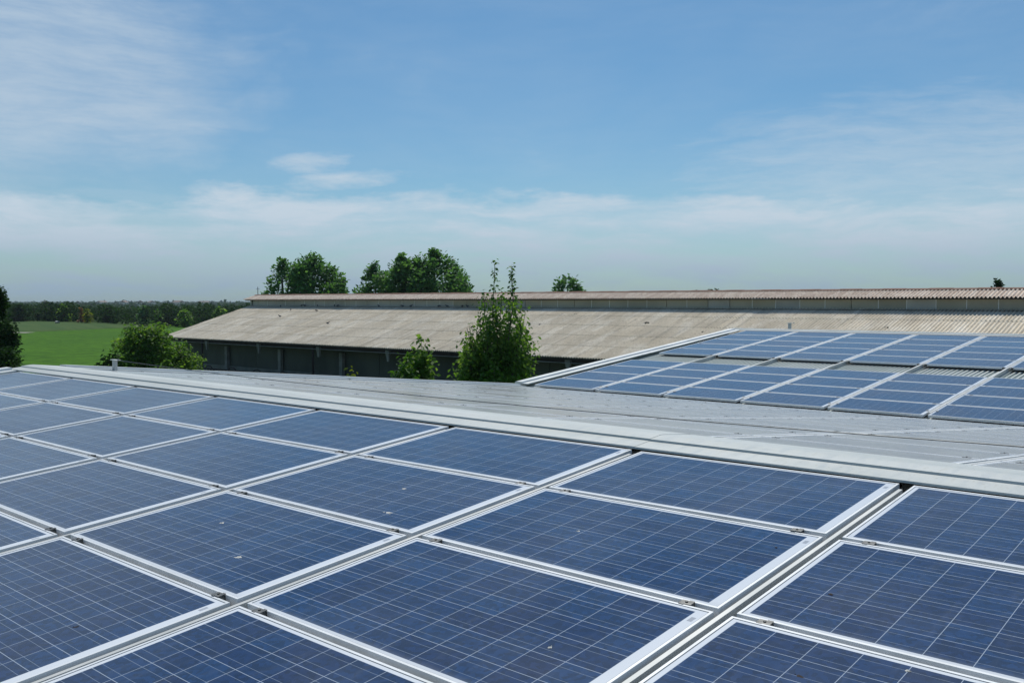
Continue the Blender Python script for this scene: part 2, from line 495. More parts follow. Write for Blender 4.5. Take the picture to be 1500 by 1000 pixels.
def add_panel(kind, col, row, x, wording):
    s = rows_of(kind)[row]; (_, y, z), th = slope_frame(kind, s)
    r = empty('solar_module', (x, y, z), (th + random.gauss(0, .0012 if kind != 'mid' else .0003), random.gauss(0, .0010 if kind != 'mid' else .0003), 0))
    fr = child('frame', ME_FM if kind == 'mid' else ME_F, r); gl = child('glass', ME_GM if kind == 'mid' else ME_G, r)
    sgn = -1 if kind != 'mid' else 1
    if row not in ((4, 8) if kind != 'mid' else (9,)):
        for q in (-1, 1): child('clamp', ME_C, r, (q * (PW / 2 - .125) + random.uniform(-.01, .01), sgn * SY / 2, 0))
    look = {'near': 'blue solar panel on the near slope', 'mid': 'grey solar panel behind the near ridge', 'back': 'pale blue solar panel on the rear slope'}[kind]
    tag(r, '%s, %s row down, %s column from gable' % (look, ORD[row], ORD[col]), 'solar panel', wording)
    return r


# columns counted from the gable end; the grid line i (from the photo) sits at x = -SX*i
BX1 = {'near': lambda c: -SX * 7 + SX * c, 'mid': lambda c: -SX * 7 + SX * c, 'back': lambda c: -11.83 + SX * c}
GAPC = .0375


def colx(kind, c): return BX1[kind](c) + SX / 2


FR = math.cos(YAW), math.sin(YAW)
def pix(P):
    dx, dy, dz = P[0] - CAM[0], P[1] - CAM[1], P[2] - CAM[2]
    cp, sp = math.cos(PITCH), math.sin(PITCH)
    fw = dx * FR[1] + dy * FR[0]; rt = dx * FR[0] - dy * FR[1]
    z = fw * cp - dz * sp; u = fw * sp + dz * cp
    return (750 + FPX * rt / z, 500 - FPX * u / z) if z > .3 else None


def in_view(kind, c, row, mg=40):
    (_, y, z), th = slope_frame(kind, rows_of(kind)[row]); x = colx(kind, c)
    pts = [pix((x + a, y + b, z - b * 0)) for a in (-.8, 0, .8) for b in (-.47, 0, .47)]
    return any(p and -mg < p[0] < 1500 + mg and -mg < p[1] < 1000 + mg for p in pts)


GR = {'near': 'blue solar panels on the near roof slope', 'mid': 'solar panels on the slope behind the near ridge',
      'back': 'solar panels on the rear slope'}
for kind in ('near', 'mid', 'back'):
    for c in range(11):
        for row in range(len(rows_of(kind))):
            if kind == 'near' and row > 4: continue
            if in_view(kind, c, row): add_panel(kind, c, row, colx(kind, c), GR[kind])


# rails running down every column gap
def rail_mesh(L, name='rail', top=-.012):
    m = MB(); m.box(-.022, -.002 if top < -.01 else .016, 0, L, -.118, top).box(-.034, .030, 0, L, -.118, -.100)
    return m.mesh(name, M['rail'])
def end_mesh():
    m = MB(); m.box(-.10, -.06, -.02, .03, -.06, .004).box(.06, .10, -.02, .03, -.06, .004)
    return m.mesh('end_clamp', M['clamp'])


for kind in ('near', 'mid', 'back'):
    L = {'near': 10.2, 'mid': LM - .25, 'back': LB - .25}[kind] - .42
    me = rail_mesh(L, 'channel', -.012 if kind == 'near' else -.003); en = end_mesh()
    for c in range(1, 10):
        x = BX1[kind](c)
        s_low = .42 + L
        (_, y, z), th = slope_frame(kind, s_low if kind != 'mid' else .42)
        r = empty('mounting_rail', (x, y, z), (th, 0, 0))
        child('channel', me, r)
        if kind == 'back':
            child('end_clamp', en, r, (0, .14, 0)); child('end_clamp', en, r, (0, L + .42 - (RA + 5 * SY) + .0, 0))
        where = {'near': 'on near slope', 'mid': 'behind near ridge', 'back': 'on rear slope'}[kind]
        tag(r, 'pale metal rail %s in the %s panel gap from gable' % (where, ORD[c - 1]), 'mounting rail', 'mounting rails between the panel columns')

# droppings and bits of debris on the near panels
SPL = [(325, 765, 'w', .020), (350, 815, 'w', .026), (592, 715, 'w', .020), (570, 750, 'w', .024), (847, 777, 'w', .014),
       (806, 947, 'w', .013), (1330, 981, 'w', .012), (112, 917, 'k', .014), (1172, 989, 'k', .017), (1217, 869, 'k', .016), (1137, 801, 'k', .010)]
LAB = ['white bird dropping in the middle of a panel left of centre', 'long pale bird dropping low on the panel left of centre',
       'upper white bird dropping on the central panel', 'larger lower white bird dropping on the central panel',
       'faint pale bird dropping on the right central panel', 'tiny white bird dropping on the front central panel',
       'small white bird dropping at the lower right picture edge', 'dark reddish debris on the lower left panel',
       'dark smear at the bottom right beside the rail', 'dark smear on the right panel between cell lines',
       'small dark speck beside the wide rail on the right']
def near_plane(px, py):
    t = (px - 750) / FPX; uu = -(py - 500) / FPX
    cp, sp = math.cos(PITCH), math.sin(PITCH)
    d = Vector((cp * FR[1] + t * FR[0] + uu * sp * FR[1], cp * FR[0] - t * FR[1] + uu * sp * FR[0], -sp + uu * cp))
    n = Vector((0, -math.sin(TH1), math.cos(TH1)))
    q = -n.dot(Vector(CAM)) / n.dot(d); return Vector(CAM) + d * q
for (px, py, kd, r), lb in zip(SPL, LAB):
    p = near_plane(px, py); m = MB(); n = 14
    r = r * .75
    for bl in range(random.choice((1, 2, 3))):
        ox, oy, rr = (0, 0, r) if bl == 0 else (random.uniform(-1.8, 1.8) * r, random.uniform(-1.4, 1.4) * r, r * .35)
        rs = [rr * random.uniform(.55, 1.25) for _ in range(n)]
        b = len(m.v); m.v.append((ox, oy, .0024))
        m.v += [(ox + rs[i] * math.cos(2 * math.pi * i / n), oy + rs[i] * .8 * math.sin(2 * math.pi * i / n), 0) for i in range(n)]
        m.f += [(b, b + 1 + i, b + 1 + (i + 1) % n) for i in range(n)]
    o = m.build('bird_dropping' if kd == 'w' else 'debris_fleck', M['white' if kd == 'w' else 'black'])
    o.location = p + Vector((0, 0, -.0016)); o.rotation_euler = (TH1, 0, random.uniform(-1, 1) * 0)
    tag(o, lb, 'bird dropping' if kd == 'w' else 'debris', 'spots on the near panels')

# lifeline posts and cable
def anchor(x, y, z0, z1, label, w=.037, arm=.09):
    r = tag(empty('anchor_post', (x, y, z0)), label, 'anchor post', 'lifeline anchor posts')
    h = z1 - z0
    m = MB(); m.box(-w, w, -w * .6, w * .6, 0, h); m.box(-w * 1.6, w * 1.6, -w * 1.6, w * 1.6, -.002, .008); m.build('post', M['post'], r)
    m = MB(); m.box(-w - .05, w + arm, -w * .8, w * .8, h, h + .010); m.build('top_plate', M['verge'], r)
    m = MB(); m.tube([(w + arm - .02, 0, h - .015), (w + arm - .02, 0, h + .03)], .010, 8); m.build('eye_bolt', M['clamp'], r)
    return r
anchor(-11.93, 1.0, -.165, .058, 'short grey anchor post holding the cable beside the near ridge')
anchor(-10.98, 21.92, -.02, .27, 'small grey anchor post on the rear ridge in front of the barn roof', .045, .11)
pts = []
for i in range(41):
    t = i / 40; x = -11.85 + t * 13.45; z = .062 - 4 * .085 * t * (1 - t); pts.append((x, 1.0, z))
o = MB().tube(pts, .0045, 6).build('lifeline_cable', M['cable'], smooth=True)
tag(o, 'thin steel safety cable sagging along just behind the near ridge', 'cable')
anchor(1.7, 1.0, -.20, .045, 'short grey anchor post holding the right end of the near cable')

# ------------------------------------------------------------------ ground
def ground_mat():
    m, k, b = mat('field_grass', .9, 0, .1)
    pos = k.n('ShaderNodeNewGeometry').outputs['Position']
    sp = k.n('ShaderNodeSeparateXYZ'); k.l(pos, sp.inputs[0])
    n1 = k.noise(pos, .05, 5); n2 = k.noise(pos, .6, 5, .7); n3 = k.noise(k.vscale(pos, 1, 1, 1), .004, 4)
    g = k.mix(k.ss(n1, .3, .7), (.050, .145, .003), (.070, .180, .005))
    g = k.mix(k.ss(n2, .40, .65), g, (.032, .098, .003))
    # distance patchwork of far fields
    vo = k.n('ShaderNodeTexVoronoi', voronoi_dimensions='3D'); vo.inputs['Scale'].default_value = .004
    k.l(pos, vo.inputs['Vector']); s2 = k.n('ShaderNodeSeparateColor'); k.l(vo.outputs['Color'], s2.inputs[0])
    far = k.mix(s2.outputs[0], (.05, .09, .03), (.16, .17, .08))
    dist = k.m('SQRT', k.m('ADD', k.m('MULTIPLY', sp.outputs[0], sp.outputs[0]), k.m('MULTIPLY', sp.outputs[1], sp.outputs[1])))
    g = k.mix(k.ss(dist, 300, 420), g, far)
    # farmyard around the buildings: trodden gravel and weeds
    yard = k.m('MULTIPLY', k.ss(sp.outputs[1], 16, 30), k.ss(sp.outputs[1], 60, 56))
    yard = k.m('MULTIPLY', yard, k.ss(k.m('ADD', sp.outputs[0], k.m('MULTIPLY', n1, 8)), -74, -68))
    g = k.mix(yard, g, k.mix(k.ss(n2, .4, .6), (.16, .15, .12), (.07, .10, .04)))
    k.l(g, b.inputs['Base Color'])
    bp = k.n('ShaderNodeBump'); bp.inputs['Strength'].default_value = .6; bp.inputs['Distance'].default_value = .25
    k.l(k.noise(pos, 2.5, 4, .7), bp.inputs['Height']); k.l(bp.outputs[0], b.inputs['Normal'])
    return m


GZ = -6.0
M['ground'] = ground_mat()
def axis(): 
    a = np.concatenate([np.arange(-400, 401, 20), [-6500, -4500, -3000, -2000, -1300, -900, -650, -500, 500, 650, 900, 1300, 2000, 3000, 4500, 6500]])
    return np.sort(a)
ax = axis(); P = np.zeros((len(ax), len(ax), 3))
P[..., 0] = ax[None, :]; P[..., 1] = ax[:, None]; P[..., 2] = GZ
tag(MB().grid(P).build('ground', M['ground']), kind='structure')

# upper field: a low swell of duller, older crop
M['dullfield'] = noisy('dull_crop', (.050, .100, .028), (.072, .118, .036), .08, .95, 0, .1, lo=.3, hi=.7, vs=(1, 5, 1))
c0 = at(40, 262); P = np.zeros((40, 60, 3)); u = np.linspace(-1, 1, 60); v = np.linspace(-1, 1, 40)
rtv = np.array([math.cos(YAW), -math.sin(YAW)]); fwv = np.array([math.sin(YAW), math.cos(YAW)])
UU, VV = np.meshgrid(u, v)
H = np.clip(1 - (UU ** 2 + VV ** 2), -.2, 1)
P[..., 0] = c0.x + UU * 34 * rtv[0] + VV * 70 * fwv[0]; P[..., 1] = c0.y + UU * 34 * rtv[1] + VV * 70 * fwv[1]
P[..., 2] = GZ + .02 + np.where(H > 0, 1.5 * H ** .8, -.8)
tag(MB().grid(P).build('upper_field', M['dullfield'], smooth=True), kind='structure')
M['track'] = noisy('dry_track', (.42, .41, .34), (.5, .48, .42), .5, .9)
c1 = at(37, 207); m = MB()
m.grid([[(c1.x + rtv[0] * a + fwv[0] * q, c1.y + rtv[1] * a + fwv[1] * q, GZ + .10) for a in (-4.5, -1, 1.2)] for q in (-2.2, 2.2)])
tag(m.build('farm_track', M['track']), kind='structure')


# ------------------------------------------------------------------ foliage
def leaf_mat(name, c1, c2, c3, trans=.35):
    m = bpy.data.materials.new(name); m.use_nodes = True; t = m.node_tree; k = NT(t)
    b = t.nodes['Principled BSDF']; b.inputs['Roughness'].default_value = .6 if 'dark' not in name else .85; b.inputs['Specular IOR Level'].default_value = .25 if 'dark' not in name else .08
    a = k.n('ShaderNodeAttribute', attribute_name='leafvar')
    col = k.mix(k.ss(a.outputs['Fac'], 0, .55), c1, c2); col = k.mix(k.ss(a.outputs['Fac'], .6, 1.0), col, c3)
    k.l(col, b.inputs['Base Color'])
    tr = k.n('ShaderNodeBsdfTranslucent'); k.l(k.mix(1.0, col, (1.5, 1.6, .6, 1), 'MULTIPLY'), tr.inputs[0])
    mx = k.n('ShaderNodeMixShader'); mx.inputs[0].default_value = trans
    k.l(b.outputs[0], mx.inputs[1]); k.l(tr.outputs[0], mx.inputs[2])
    k.l(mx.outputs[0], t.nodes['Material Output'].inputs[0])
    return m


M['bark'] = noisy('bark', (.07, .055, .04), (.13, .11, .085), 8, .9, bump=.5)
M['leaf_mid'] = leaf_mat('leaf_mid', (.066, .135, .032), (.108, .20, .050), (.19, .28, .075), .52)
M['leaf_dark'] = leaf_mat('leaf_dark', (.014, .038, .013), (.022, .058, .017), (.034, .082, .022), .25)
M['leaf_blue'] = leaf_mat('leaf_blue', (.060, .14, .058), (.090, .195, .080), (.135, .26, .11), .45)
M['leaf_bright'] = leaf_mat('leaf_bright', (.030, .080, .012), (.055, .14, .018), (.11, .19, .03), .4)
M['leaf_red'] = leaf_mat('leaf_tip', (.06, .05, .02), (.10, .085, .03), (.09, .14, .03), .4)
M['leaf_yellow'] = leaf_mat('leaf_yellow', (.12, .15, .02), (.18, .21, .02), (.24, .25, .03), .4)
M['leaf_rust'] = leaf_mat('leaf_rust', (.14, .07, .03), (.22, .11, .05), (.26, .16, .06), .3)
M['leaf_grey'] = leaf_mat('leaf_grey', (.09, .11, .08), (.13, .15, .11), (.16, .18, .13), .2)


def leaves(name, C, size, mt, parent=None, droop=.3, aspect=1.7, up=.4, var=None, rng=None):
    """C: N x 3 leaf positions; every leaf is a folded blade of four corners"""
    rng = rng or RNG; N = len(C); C = np.asarray(C, float)
    th = rng.uniform(0, 2 * np.pi, N)
    d = np.c_[np.cos(th), np.sin(th), rng.normal(-droop, .45, N)]; d /= np.linalg.norm(d, axis=1)[:, None]
    nrm = rng.normal(0, 1, (N, 3)); nrm[:, 2] = np.abs(nrm[:, 2]) + up
    nrm -= (nrm * d).sum(1)[:, None] * d; nrm /= np.linalg.norm(nrm, axis=1)[:, None]
    sd = np.cross(d, nrm)
    L = size * rng.uniform(.6, 1.3, N)[:, None]; w = L / aspect
    V = np.stack([C, C + d * L * .5 + sd * w * .5 + nrm * w * .15, C + d * L, C + d * L * .5 - sd * w * .5 + nrm * w * .15], 1).reshape(-1, 3)
    me = bpy.data.meshes.new(name); me.vertices.add(4 * N); me.loops.add(4 * N); me.polygons.add(N)
    me.vertices.foreach_set('co', V.ravel()); me.loops.foreach_set('vertex_index', np.arange(4 * N, dtype=np.int32))
    me.polygons.foreach_set('loop_start', np.arange(0, 4 * N, 4, dtype=np.int32))
    me.polygons.foreach_set('loop_total', np.full(N, 4, dtype=np.int32))
    me.update(calc_edges=True)
    at_ = me.attributes.new('leafvar', 'FLOAT', 'FACE')
    vv = rng.uniform(0, 1, N) if var is None else np.clip(var + rng.normal(0, .22, N), 0, 1)
    at_.data.foreach_set('value', vv.astype(np.float32))
    me.materials.append(mt)
    o = bpy.data.objects.new(name, me); COL.objects.link(o)
    if parent: o.parent = parent
    return o


def blob_points(blobs, per, rng, shell=.5):
    P = []; Vv = []
    for (c, r, sq) in blobs:
        n = max(4, int(per * r * r))
        u = rng.normal(0, 1, (n, 3)); u /= np.linalg.norm(u, axis=1)[:, None]
        rad = r * rng.uniform(shell ** 3, 1.0, n) ** (1 / 3) * rng.uniform(.8, 1.15, n)
        P.append(np.array(c) + u * rad[:, None] * np.array([1, 1, sq])); Vv.append(np.full(n, rng.uniform(.1, .75)))
    return np.concatenate(P), np.concatenate(Vv)


def trunk(root, h, r, limbs, mt='bark', lean=(0, 0)):
    m = MB(); n = 8
    pts = [(lean[0] * (i / n) ** 1.5 + .03 * h * math.sin(i * 1.3) * .3, lean[1] * (i / n) ** 1.5, h * i / n) for i in range(n + 1)]
    m.tube(pts, [r * (1.25 if i == 0 else 1 - .82 * i / n) for i in range(n + 1)], 9)
    o = m.build('trunk', M[mt], root, smooth=True)
    m = MB()
    for (z0, tip, rr) in limbs:
        f = z0 / h; bx, by = lean[0] * f ** 1.5, lean[1] * f ** 1.5
        p0 = Vector((bx, by, z0)); p1 = Vector(tip); mid = (p0 + p1) / 2 + Vector((0, 0, -.08 * (p1 - p0).length))
        m.tube([p0, mid, p1], [rr, rr * .65, rr * .2], 6)
    if limbs: m.build('limb', M[mt], root, smooth=True)
    return o


def tree(name, loc, h, w, crown_z, leaf, size, per, label, cat='tree', group=None, nb=46, prof='round', seed=1, sq=.85, br=(.13, .24), droop=.3, tr=.12, shell=.5):
    """h: total height, w: crown width, crown_z: height of the crown's underside"""
    rng = np.random.default_rng(seed); rs = random.Random(seed)
    root = tag(empty(name, loc), label, cat, group)
    ch = h - crown_z; blobs = []
    for i in range(nb):
        t = rng.uniform(0.02, 1) ** .85
        if prof == 'round': rad = math.sqrt(max(0, 1 - (2 * t - .92) ** 2))
        elif prof == 'cone': rad = (1 - t) ** .75 + .06
        elif prof == 'oval': rad = math.sin(math.pi * min(1, .12 + .85 * t)) ** .7
        else: rad = 1 - .55 * t ** 2
        a = rng.uniform(0, 2 * np.pi); q = rng.uniform(.25, 1.0) ** .6 * rad * (w / 2)
        r = rng.uniform(*br) * min(w, ch) * (.75 + .4 * rad)
        q = max(0, q - r * (.55 if sq < 1.5 else .15))
        blobs.append(((q * math.cos(a), q * math.sin(a), crown_z + t * ch - r * sq * .8), r, sq))
    P, V = blob_points(blobs, per, rng, shell)
    leaves('crown', P, size, M[leaf], root, droop=droop, var=V, rng=rng)
    limbs = [(crown_z * .6 + rs.uniform(0, .45) * ch, Vector(b[0]), h * tr * .09) for b in rs.sample(blobs, min(9, nb))]
    limbs = [(min(a, b.z * .9), b, c) for a, b, c in limbs]
    trunk(root, crown_z + ch * .82, h * tr * .2, limbs)
    return root


# big young tree between shed and barn, built of leafy shoots
def shoot_tree():
    rng = np.random.default_rng(3); base = at(722, 30, GZ)
    root = tag(empty('broadleaf_tree', base), 'tall leafy tree with two thin top shoots standing against the barn roof', 'tree')
    P = []; V = []; LM_ = MB(); tips = []; sc_ = 30 / FPX          # metres per picture pixel at that distance
    def Wp(dx, y, dd=0): return Vector((dx * sc_ * rtv[0] + fwv[0] * dd, dx * sc_ * rtv[1] + fwv[1] * dd, (CAM[2] - (y - 443) * sc_) - GZ))
    # shoots: (x offset px from 722, bottom y, top y, sideways lean, leaf density)
    shoots = [(2, 560, 388, 0, 1), (27, 470, 391, -4, 1), (14, 540, 432, 3, 1.2), (-12, 560, 428, -4, 1.3), (28, 540, 438, 4, 1.1), (46, 540, 462, 6, .7), (50, 560, 482, 6, 1.0),
              (-22, 560, 462, -12, .7), (-32, 560, 480, -8, .8), (-38, 560, 505, -6, 1.2), (-44, 560, 522, -4, .9), (36, 560, 470, 8, 1.2), (22, 560, 440, 0, 1.4),
              (6, 560, 450, 0, 1.5), (-8, 560, 470, 0, 1.5), (40, 560, 505, 6, 1.0), (30, 560, 490, 4, 1.5), (-34, 560, 500, -5, 1.5), (-20, 560, 500, 0, 1.5),
              (-2, 560, 505, 0, 1.4), (12, 560, 500, 0, 1.4), (37, 560, 515, 6, 1.2), (20, 560, 480, 3, 1.5), (-40, 562, 530, -2, 1.1), (0, 562, 530, 0, 1.4)]
    for (dx, yb, yt, ln, dn) in shoots:
        for rep in range(2 if yt > 440 else 1):
            dd = rng.uniform(-1.3, 1.3) if yt > 430 else rng.uniform(-.3, .3)
            jx = rng.uniform(-5, 5) if rep else 0
            n = 16; prev = None; pts = []
            for i in range(n):
                t = i / (n - 1); y = yb + (yt - yb) * t; x = dx + jx - ln * (1 - t) * 1.6 + math.sin(t * 5 + dx) * 1.5
                p = Wp(x, y, dd * (.3 + .7 * t)); pts.append(p)
                if i and (y < 563 + 20):
                    thin = max(0, 1 - (y - yt) / 34.)           # thinner near the tip
                    nl = int(dn * (11 - 8.6 * thin))
                    rad = ((.24 if y < 480 else .34) * (1 - thin) + .07) if yt > 425 else ((.22 if y < 480 else .32) * max(0, 1 - (y < 432)) + .085)
                    if yt <= 425 and y < 432: nl = 6
                    for _ in range(int(nl * 1.75)):
                        w_ = rng.normal(0, 1, 3) * rad * .55
                        P.append(np.array(p) + w_ + np.array([0, 0, rng.uniform(-.12, .12)])); V.append(.30 + .5 * thin + rng.uniform(-.15, .15))
            LM_.tube(pts, [.022 * (1 - .8 * i / (n - 1)) + .004 for i in range(n)], 5)
    P = np.array(P); V = np.array(V)
    hi = P[:, 2] > (CAM[2] + 5 * sc_ - GZ)
    top = (P[:, 2] > (CAM[2] - 45 * sc_ - GZ)) & (rng.uniform(0, 1, len(P)) < .35)
    leaves('crown', P[~(hi | top)], .145, M['leaf_mid'], root, droop=.75, var=V[~(hi | top)], aspect=1.7, rng=rng)
    leaves('young_leaves', P[hi | top], .135, M['leaf_bright'], root, droop=.5, var=V[hi | top] , aspect=1.7, rng=rng)
    LM_.build('branch', M['bark'], root)
    MB().tube([(0, 0, 0), (.05, 0, 2.0), (.0, .05, 4.5)], [.13, .10, .05], 9).build('trunk', M['bark'], root, smooth=True)


shoot_tree()

# small tree left of it
def small_tree(px, D, ytop, wpx, label, leaf, seed, extra=None):
    rng = np.random.default_rng(seed); base = at(px, D, GZ); s = D / FPX
    root = tag(empty('young_tree', base), label, 'tree'); P = []; V = []; m = MB()
    H = CAM[2] - (ytop - 443) * s - GZ
    for i in range(9 if extra is None else extra):
        a = rng.uniform(0, 6.28); q = rng.uniform(.2, 1) * wpx / 2 * s; top = H * rng.uniform(.84, .95) if i else H
        if i == 0: q = .1
        tip = Vector((q * math.cos(a), q * math.sin(a), top)); b0 = Vector((0, 0, H * .5))
        pts = [b0.lerp(tip, t / 7) + Vector((0, 0, .25 * math.sin(math.pi * t / 7))) for t in range(8)]
        m.tube(pts, [.02 - .0022 * t for t in range(8)], 5)
        for j, p in enumerate(pts[1:]):
            for _ in range(26 if j < 6 else 14):
                P.append(np.array(p) + rng.normal(0, .17 if j < 6 else .11, 3)); V.append(.3 + .05 * j)
    leaves('crown', P, .19, M[leaf], root, droop=.5, var=np.array(V), rng=rng)
    m.build('branch', M['bark'], root)
    MB().tube([(0, 0, 0), (.03, .02, H * .55)], [.07, .035], 8).build('trunk', M['bark'], root, smooth=True)


small_tree(613, 30, 497, 34, 'small sapling with a tall drooping top shoot left of the tall tree', 'leaf_mid', 11)
small_tree(590, 29, 524, 34, 'low bright green sapling at the left foot of the small sapling', 'leaf_bright', 12, 8)
small_tree(724, 28.5, 534, 44, 'low bright bush peeping over the roof in front of the tall tree', 'leaf_bright', 13, 8)
small_tree(514, 34, 549, 12, 'tiny yellowish treetop just showing above the roof edge', 'leaf_yellow', 14, 4)

# rounded bush tree at the barn's left corner
tree('walnut_tree', at(210, 52, GZ), 5.75, 5.9, 1.2, 'leaf_mid', .24, 330, 'wide rounded dark green tree at the left corner of the barn', nb=60, prof='dome', seed=21, sq=.85, br=(.11, .2), tr=.2)
tree('walnut_tree', at(264, 54, GZ), 4.95, 3.0, .8, 'leaf_mid', .22, 330, 'lower dark bush squeezed between rounded tree and barn wall', nb=26, seed=22, br=(.16, .26), tr=.2)
tree('walnut_tree', at(160, 50, GZ), 4.15, 2.6, .8, 'leaf_dark', .22, 330, 'low dark bush leaning out left of the rounded tree', nb=22, seed=23, br=(.16, .26), tr=.2)
# dark trees at the left edge
tree('cypress_tree', at(-2, 50, GZ), 7.9, 3.6, .3, 'leaf_dark', .20, 420, 'tall dark pointed tree cut by the left picture edge', nb=80, prof='cone', seed=31, sq=1.3, br=(.10, .17), tr=.15)
tree('cypress_tree', at(16, 49, GZ), 6.1, 2.2, .3, 'leaf_dark', .20, 420, 'shorter dark pointed tree right of the edge tree', nb=50, prof='cone', seed=32, sq=1.4, br=(.13, .2), tr=.15)
tree('cypress_tree', at(8, 47, GZ), 4.9, 2.8, .2, 'leaf_dark', .20, 420, 'low dark bush under the pointed trees at left', nb=40, prof='round', seed=33, br=(.15, .24), tr=.15)

# trees standing behind the barn
BT = [(414, 112, 398, 378, 62, 'leaf_blue', 'leaning left tree behind the barn with sky showing through it', 'round', 41),
      (458, 110, 455, 371, 90, 'leaf_blue', 'dense full tree rising behind the left end of the barn roof', 'round', 42),
      (493, 111, 493, 388, 40, 'leaf_blue', 'lower right-hand crown beside the dense tree behind the barn', 'round', 48),
      (550, 108, 547, 384, 58, 'leaf_blue', 'smaller tree at the left of the middle pair behind the barn', 'round', 43),
      (588, 106, 585, 373, 84, 'leaf_blue', 'rounded middle tree of the group behind the barn ridge', 'round', 44),
      (636, 106, 637, 366, 104, 'leaf_blue', 'tallest rounded tree of the group behind the barn ridge', 'round', 45),
      (672, 108, 672, 392, 44, 'leaf_blue', 'sloping lower crown at right of the tree group behind the barn', 'round', 49),
      (831, 105, 831, 405, 60, 'leaf_blue', 'single low treetop showing over the middle of the barn ridge', 'dome', 46),
      (1461, 70, 1461, 409, 30, 'leaf_dark', 'small dark upright treetop above the right end of the barn ridge', 'oval', 47)]
for px, D, _, yt, wpx, lf, lb, pf, sd in BT:
    s = D / FPX; h = CAM[2] - (yt - 443) * s - GZ; w = wpx * s
    tree('poplar_tree', at(px, D, GZ), h, w, h * .38, lf, .44 if D > 80 else .2, 150 if w > 3 else 1500, lb, group='trees rising behind the barn', nb=int(62 + w * 4) if sd != 41 else 46, prof=pf, seed=sd, sq=1.7, br=(.07, .135), tr=.12, droop=-.5, shell=.6)
for px, yt, wpx, sd, lb in ((1018, 424, 8, 51, 'tiny left treetop speck over the right barn ridge'), (1038, 421, 15, 52, 'tiny middle treetop over the right half of barn ridge'),
                            (1049, 423, 8, 53, 'tiny right treetop speck over the right barn ridge')):
    D = 150; s = D / FPX; h = CAM[2] - (yt - 443) * s - GZ
    tree('poplar_tree', at(px, D, GZ), h, wpx * s * 1.6, h * .5, 'leaf_dark', .4, 90, lb, group='trees rising behind the barn', nb=24, prof='round', seed=sd, br=(.14, .24))
tree('poplar_tree', at(390, 118, GZ), CAM[2] + 1.6 - GZ, 2.2, 5.0, 'leaf_blue', .32, 160, 'small low sprig of tree left of the leaning tree', group='trees rising behind the barn', nb=14, seed=54, br=(.2, .3))
tree('poplar_tree', at(697, 120, GZ), CAM[2] + 1.9 - GZ, 1.8, 5.0, 'leaf_grey', .3, 120, 'small greyish sprig of tree left of the tall shoots', group='trees rising behind the barn', nb=12, seed=55, br=(.2, .3))

# woodland edge beyond the field
def wood(name, x0, x1, D0, D1, top, n, size, per, leaf, seed, rmin=2.0, rmax=3.6):
    rng = np.random.default_rng(seed); bl = []
    for i in range(n):
        px = rng.uniform(x0, x1); D = rng.uniform(D0, D1); p = at(px, D, GZ)
        tz = (top(px) if callable(top) else top) * (1 - .13 * rng.random() ** 2) + .5 * math.sin(px * .21) + .4 * math.sin(px * .083 + 1)
        r = rng.uniform(rmin, rmax); z = tz - r
        while z > -r * .3:
            bl.append(((p.x + rng.normal(0, .6), p.y + rng.normal(0, .6), GZ + z), r, 1.0)); z -= r * 1.1
    P, V = blob_points(bl, per, rng, .75)
    o = leaves(name, P, size, M[leaf], droop=.1, var=V, rng=rng)
    return tag(o, None, None, None, 'stuff')


w1 = wood('woodland', -60, 420, 262, 300, lambda px: 6.5 - 0.9 * (1 - .5 * min(1, max(0, (px - 220) / 80))) * min(1, max(0, (px - 105) / 40)), 150, .95, 16, 'leaf_dark', 61)
w1['label'] = 'dark continuous belt of woodland beyond the green field'
w1b = wood('woodland', -60, 420, 300, 330, lambda px: 5.9 - 1.0 * min(1, max(0, (px - 105) / 40)), 90, 1.1, 12, 'leaf_dark', 62)
w1b['label'] = 'slightly paler woodland rising behind the dark belt'
for px, D, yt, wpx, lf, lb, sd in ((66, 285, 438.5, 20, 'leaf_grey', 'pale grey domed treetop above the woodland', 71), (128, 258, 450, 14, 'leaf_yellow', 'yellow-green treetop in the woodland edge', 72),
                               (119, 259, 448.5, 9, 'leaf_rust', 'rust orange treetop beside the yellow-green one', 73), (210, 262, 444.5, 20, 'leaf_blue', 'taller green treetop in the middle of the woodland', 74),
                               (94, 262, 443.5, 20, 'leaf_mid', 'mid green rounded treetop left of the rust orange one', 75), (270, 255, 449, 24, 'leaf_mid', 'brighter green rounded tree at the woodland edge near barn', 76),
                               (28, 258, 441.5, 26, 'leaf_dark', 'dark tree at the left end of the woodland', 77), (322, 262, 446, 22, 'leaf_mid', 'green tree in the woodland beside the barn roof edge', 78),
                               (232, 252, 451, 14, 'leaf_bright', 'small bright green tree at the front of the woodland', 79), (160, 268, 445, 22, 'leaf_dark', 'dark rounded tree right of the yellow-green one', 80)):
    s = D / FPX; h = CAM[2] - (yt + 2.0 - 443) * s - GZ
    tree('woodland_tree', at(px, D, GZ), h, wpx * s, h * .15, lf, .8, 22, lb, group='trees along the woodland edge', nb=30, prof='round', seed=sd, br=(.16, .26))

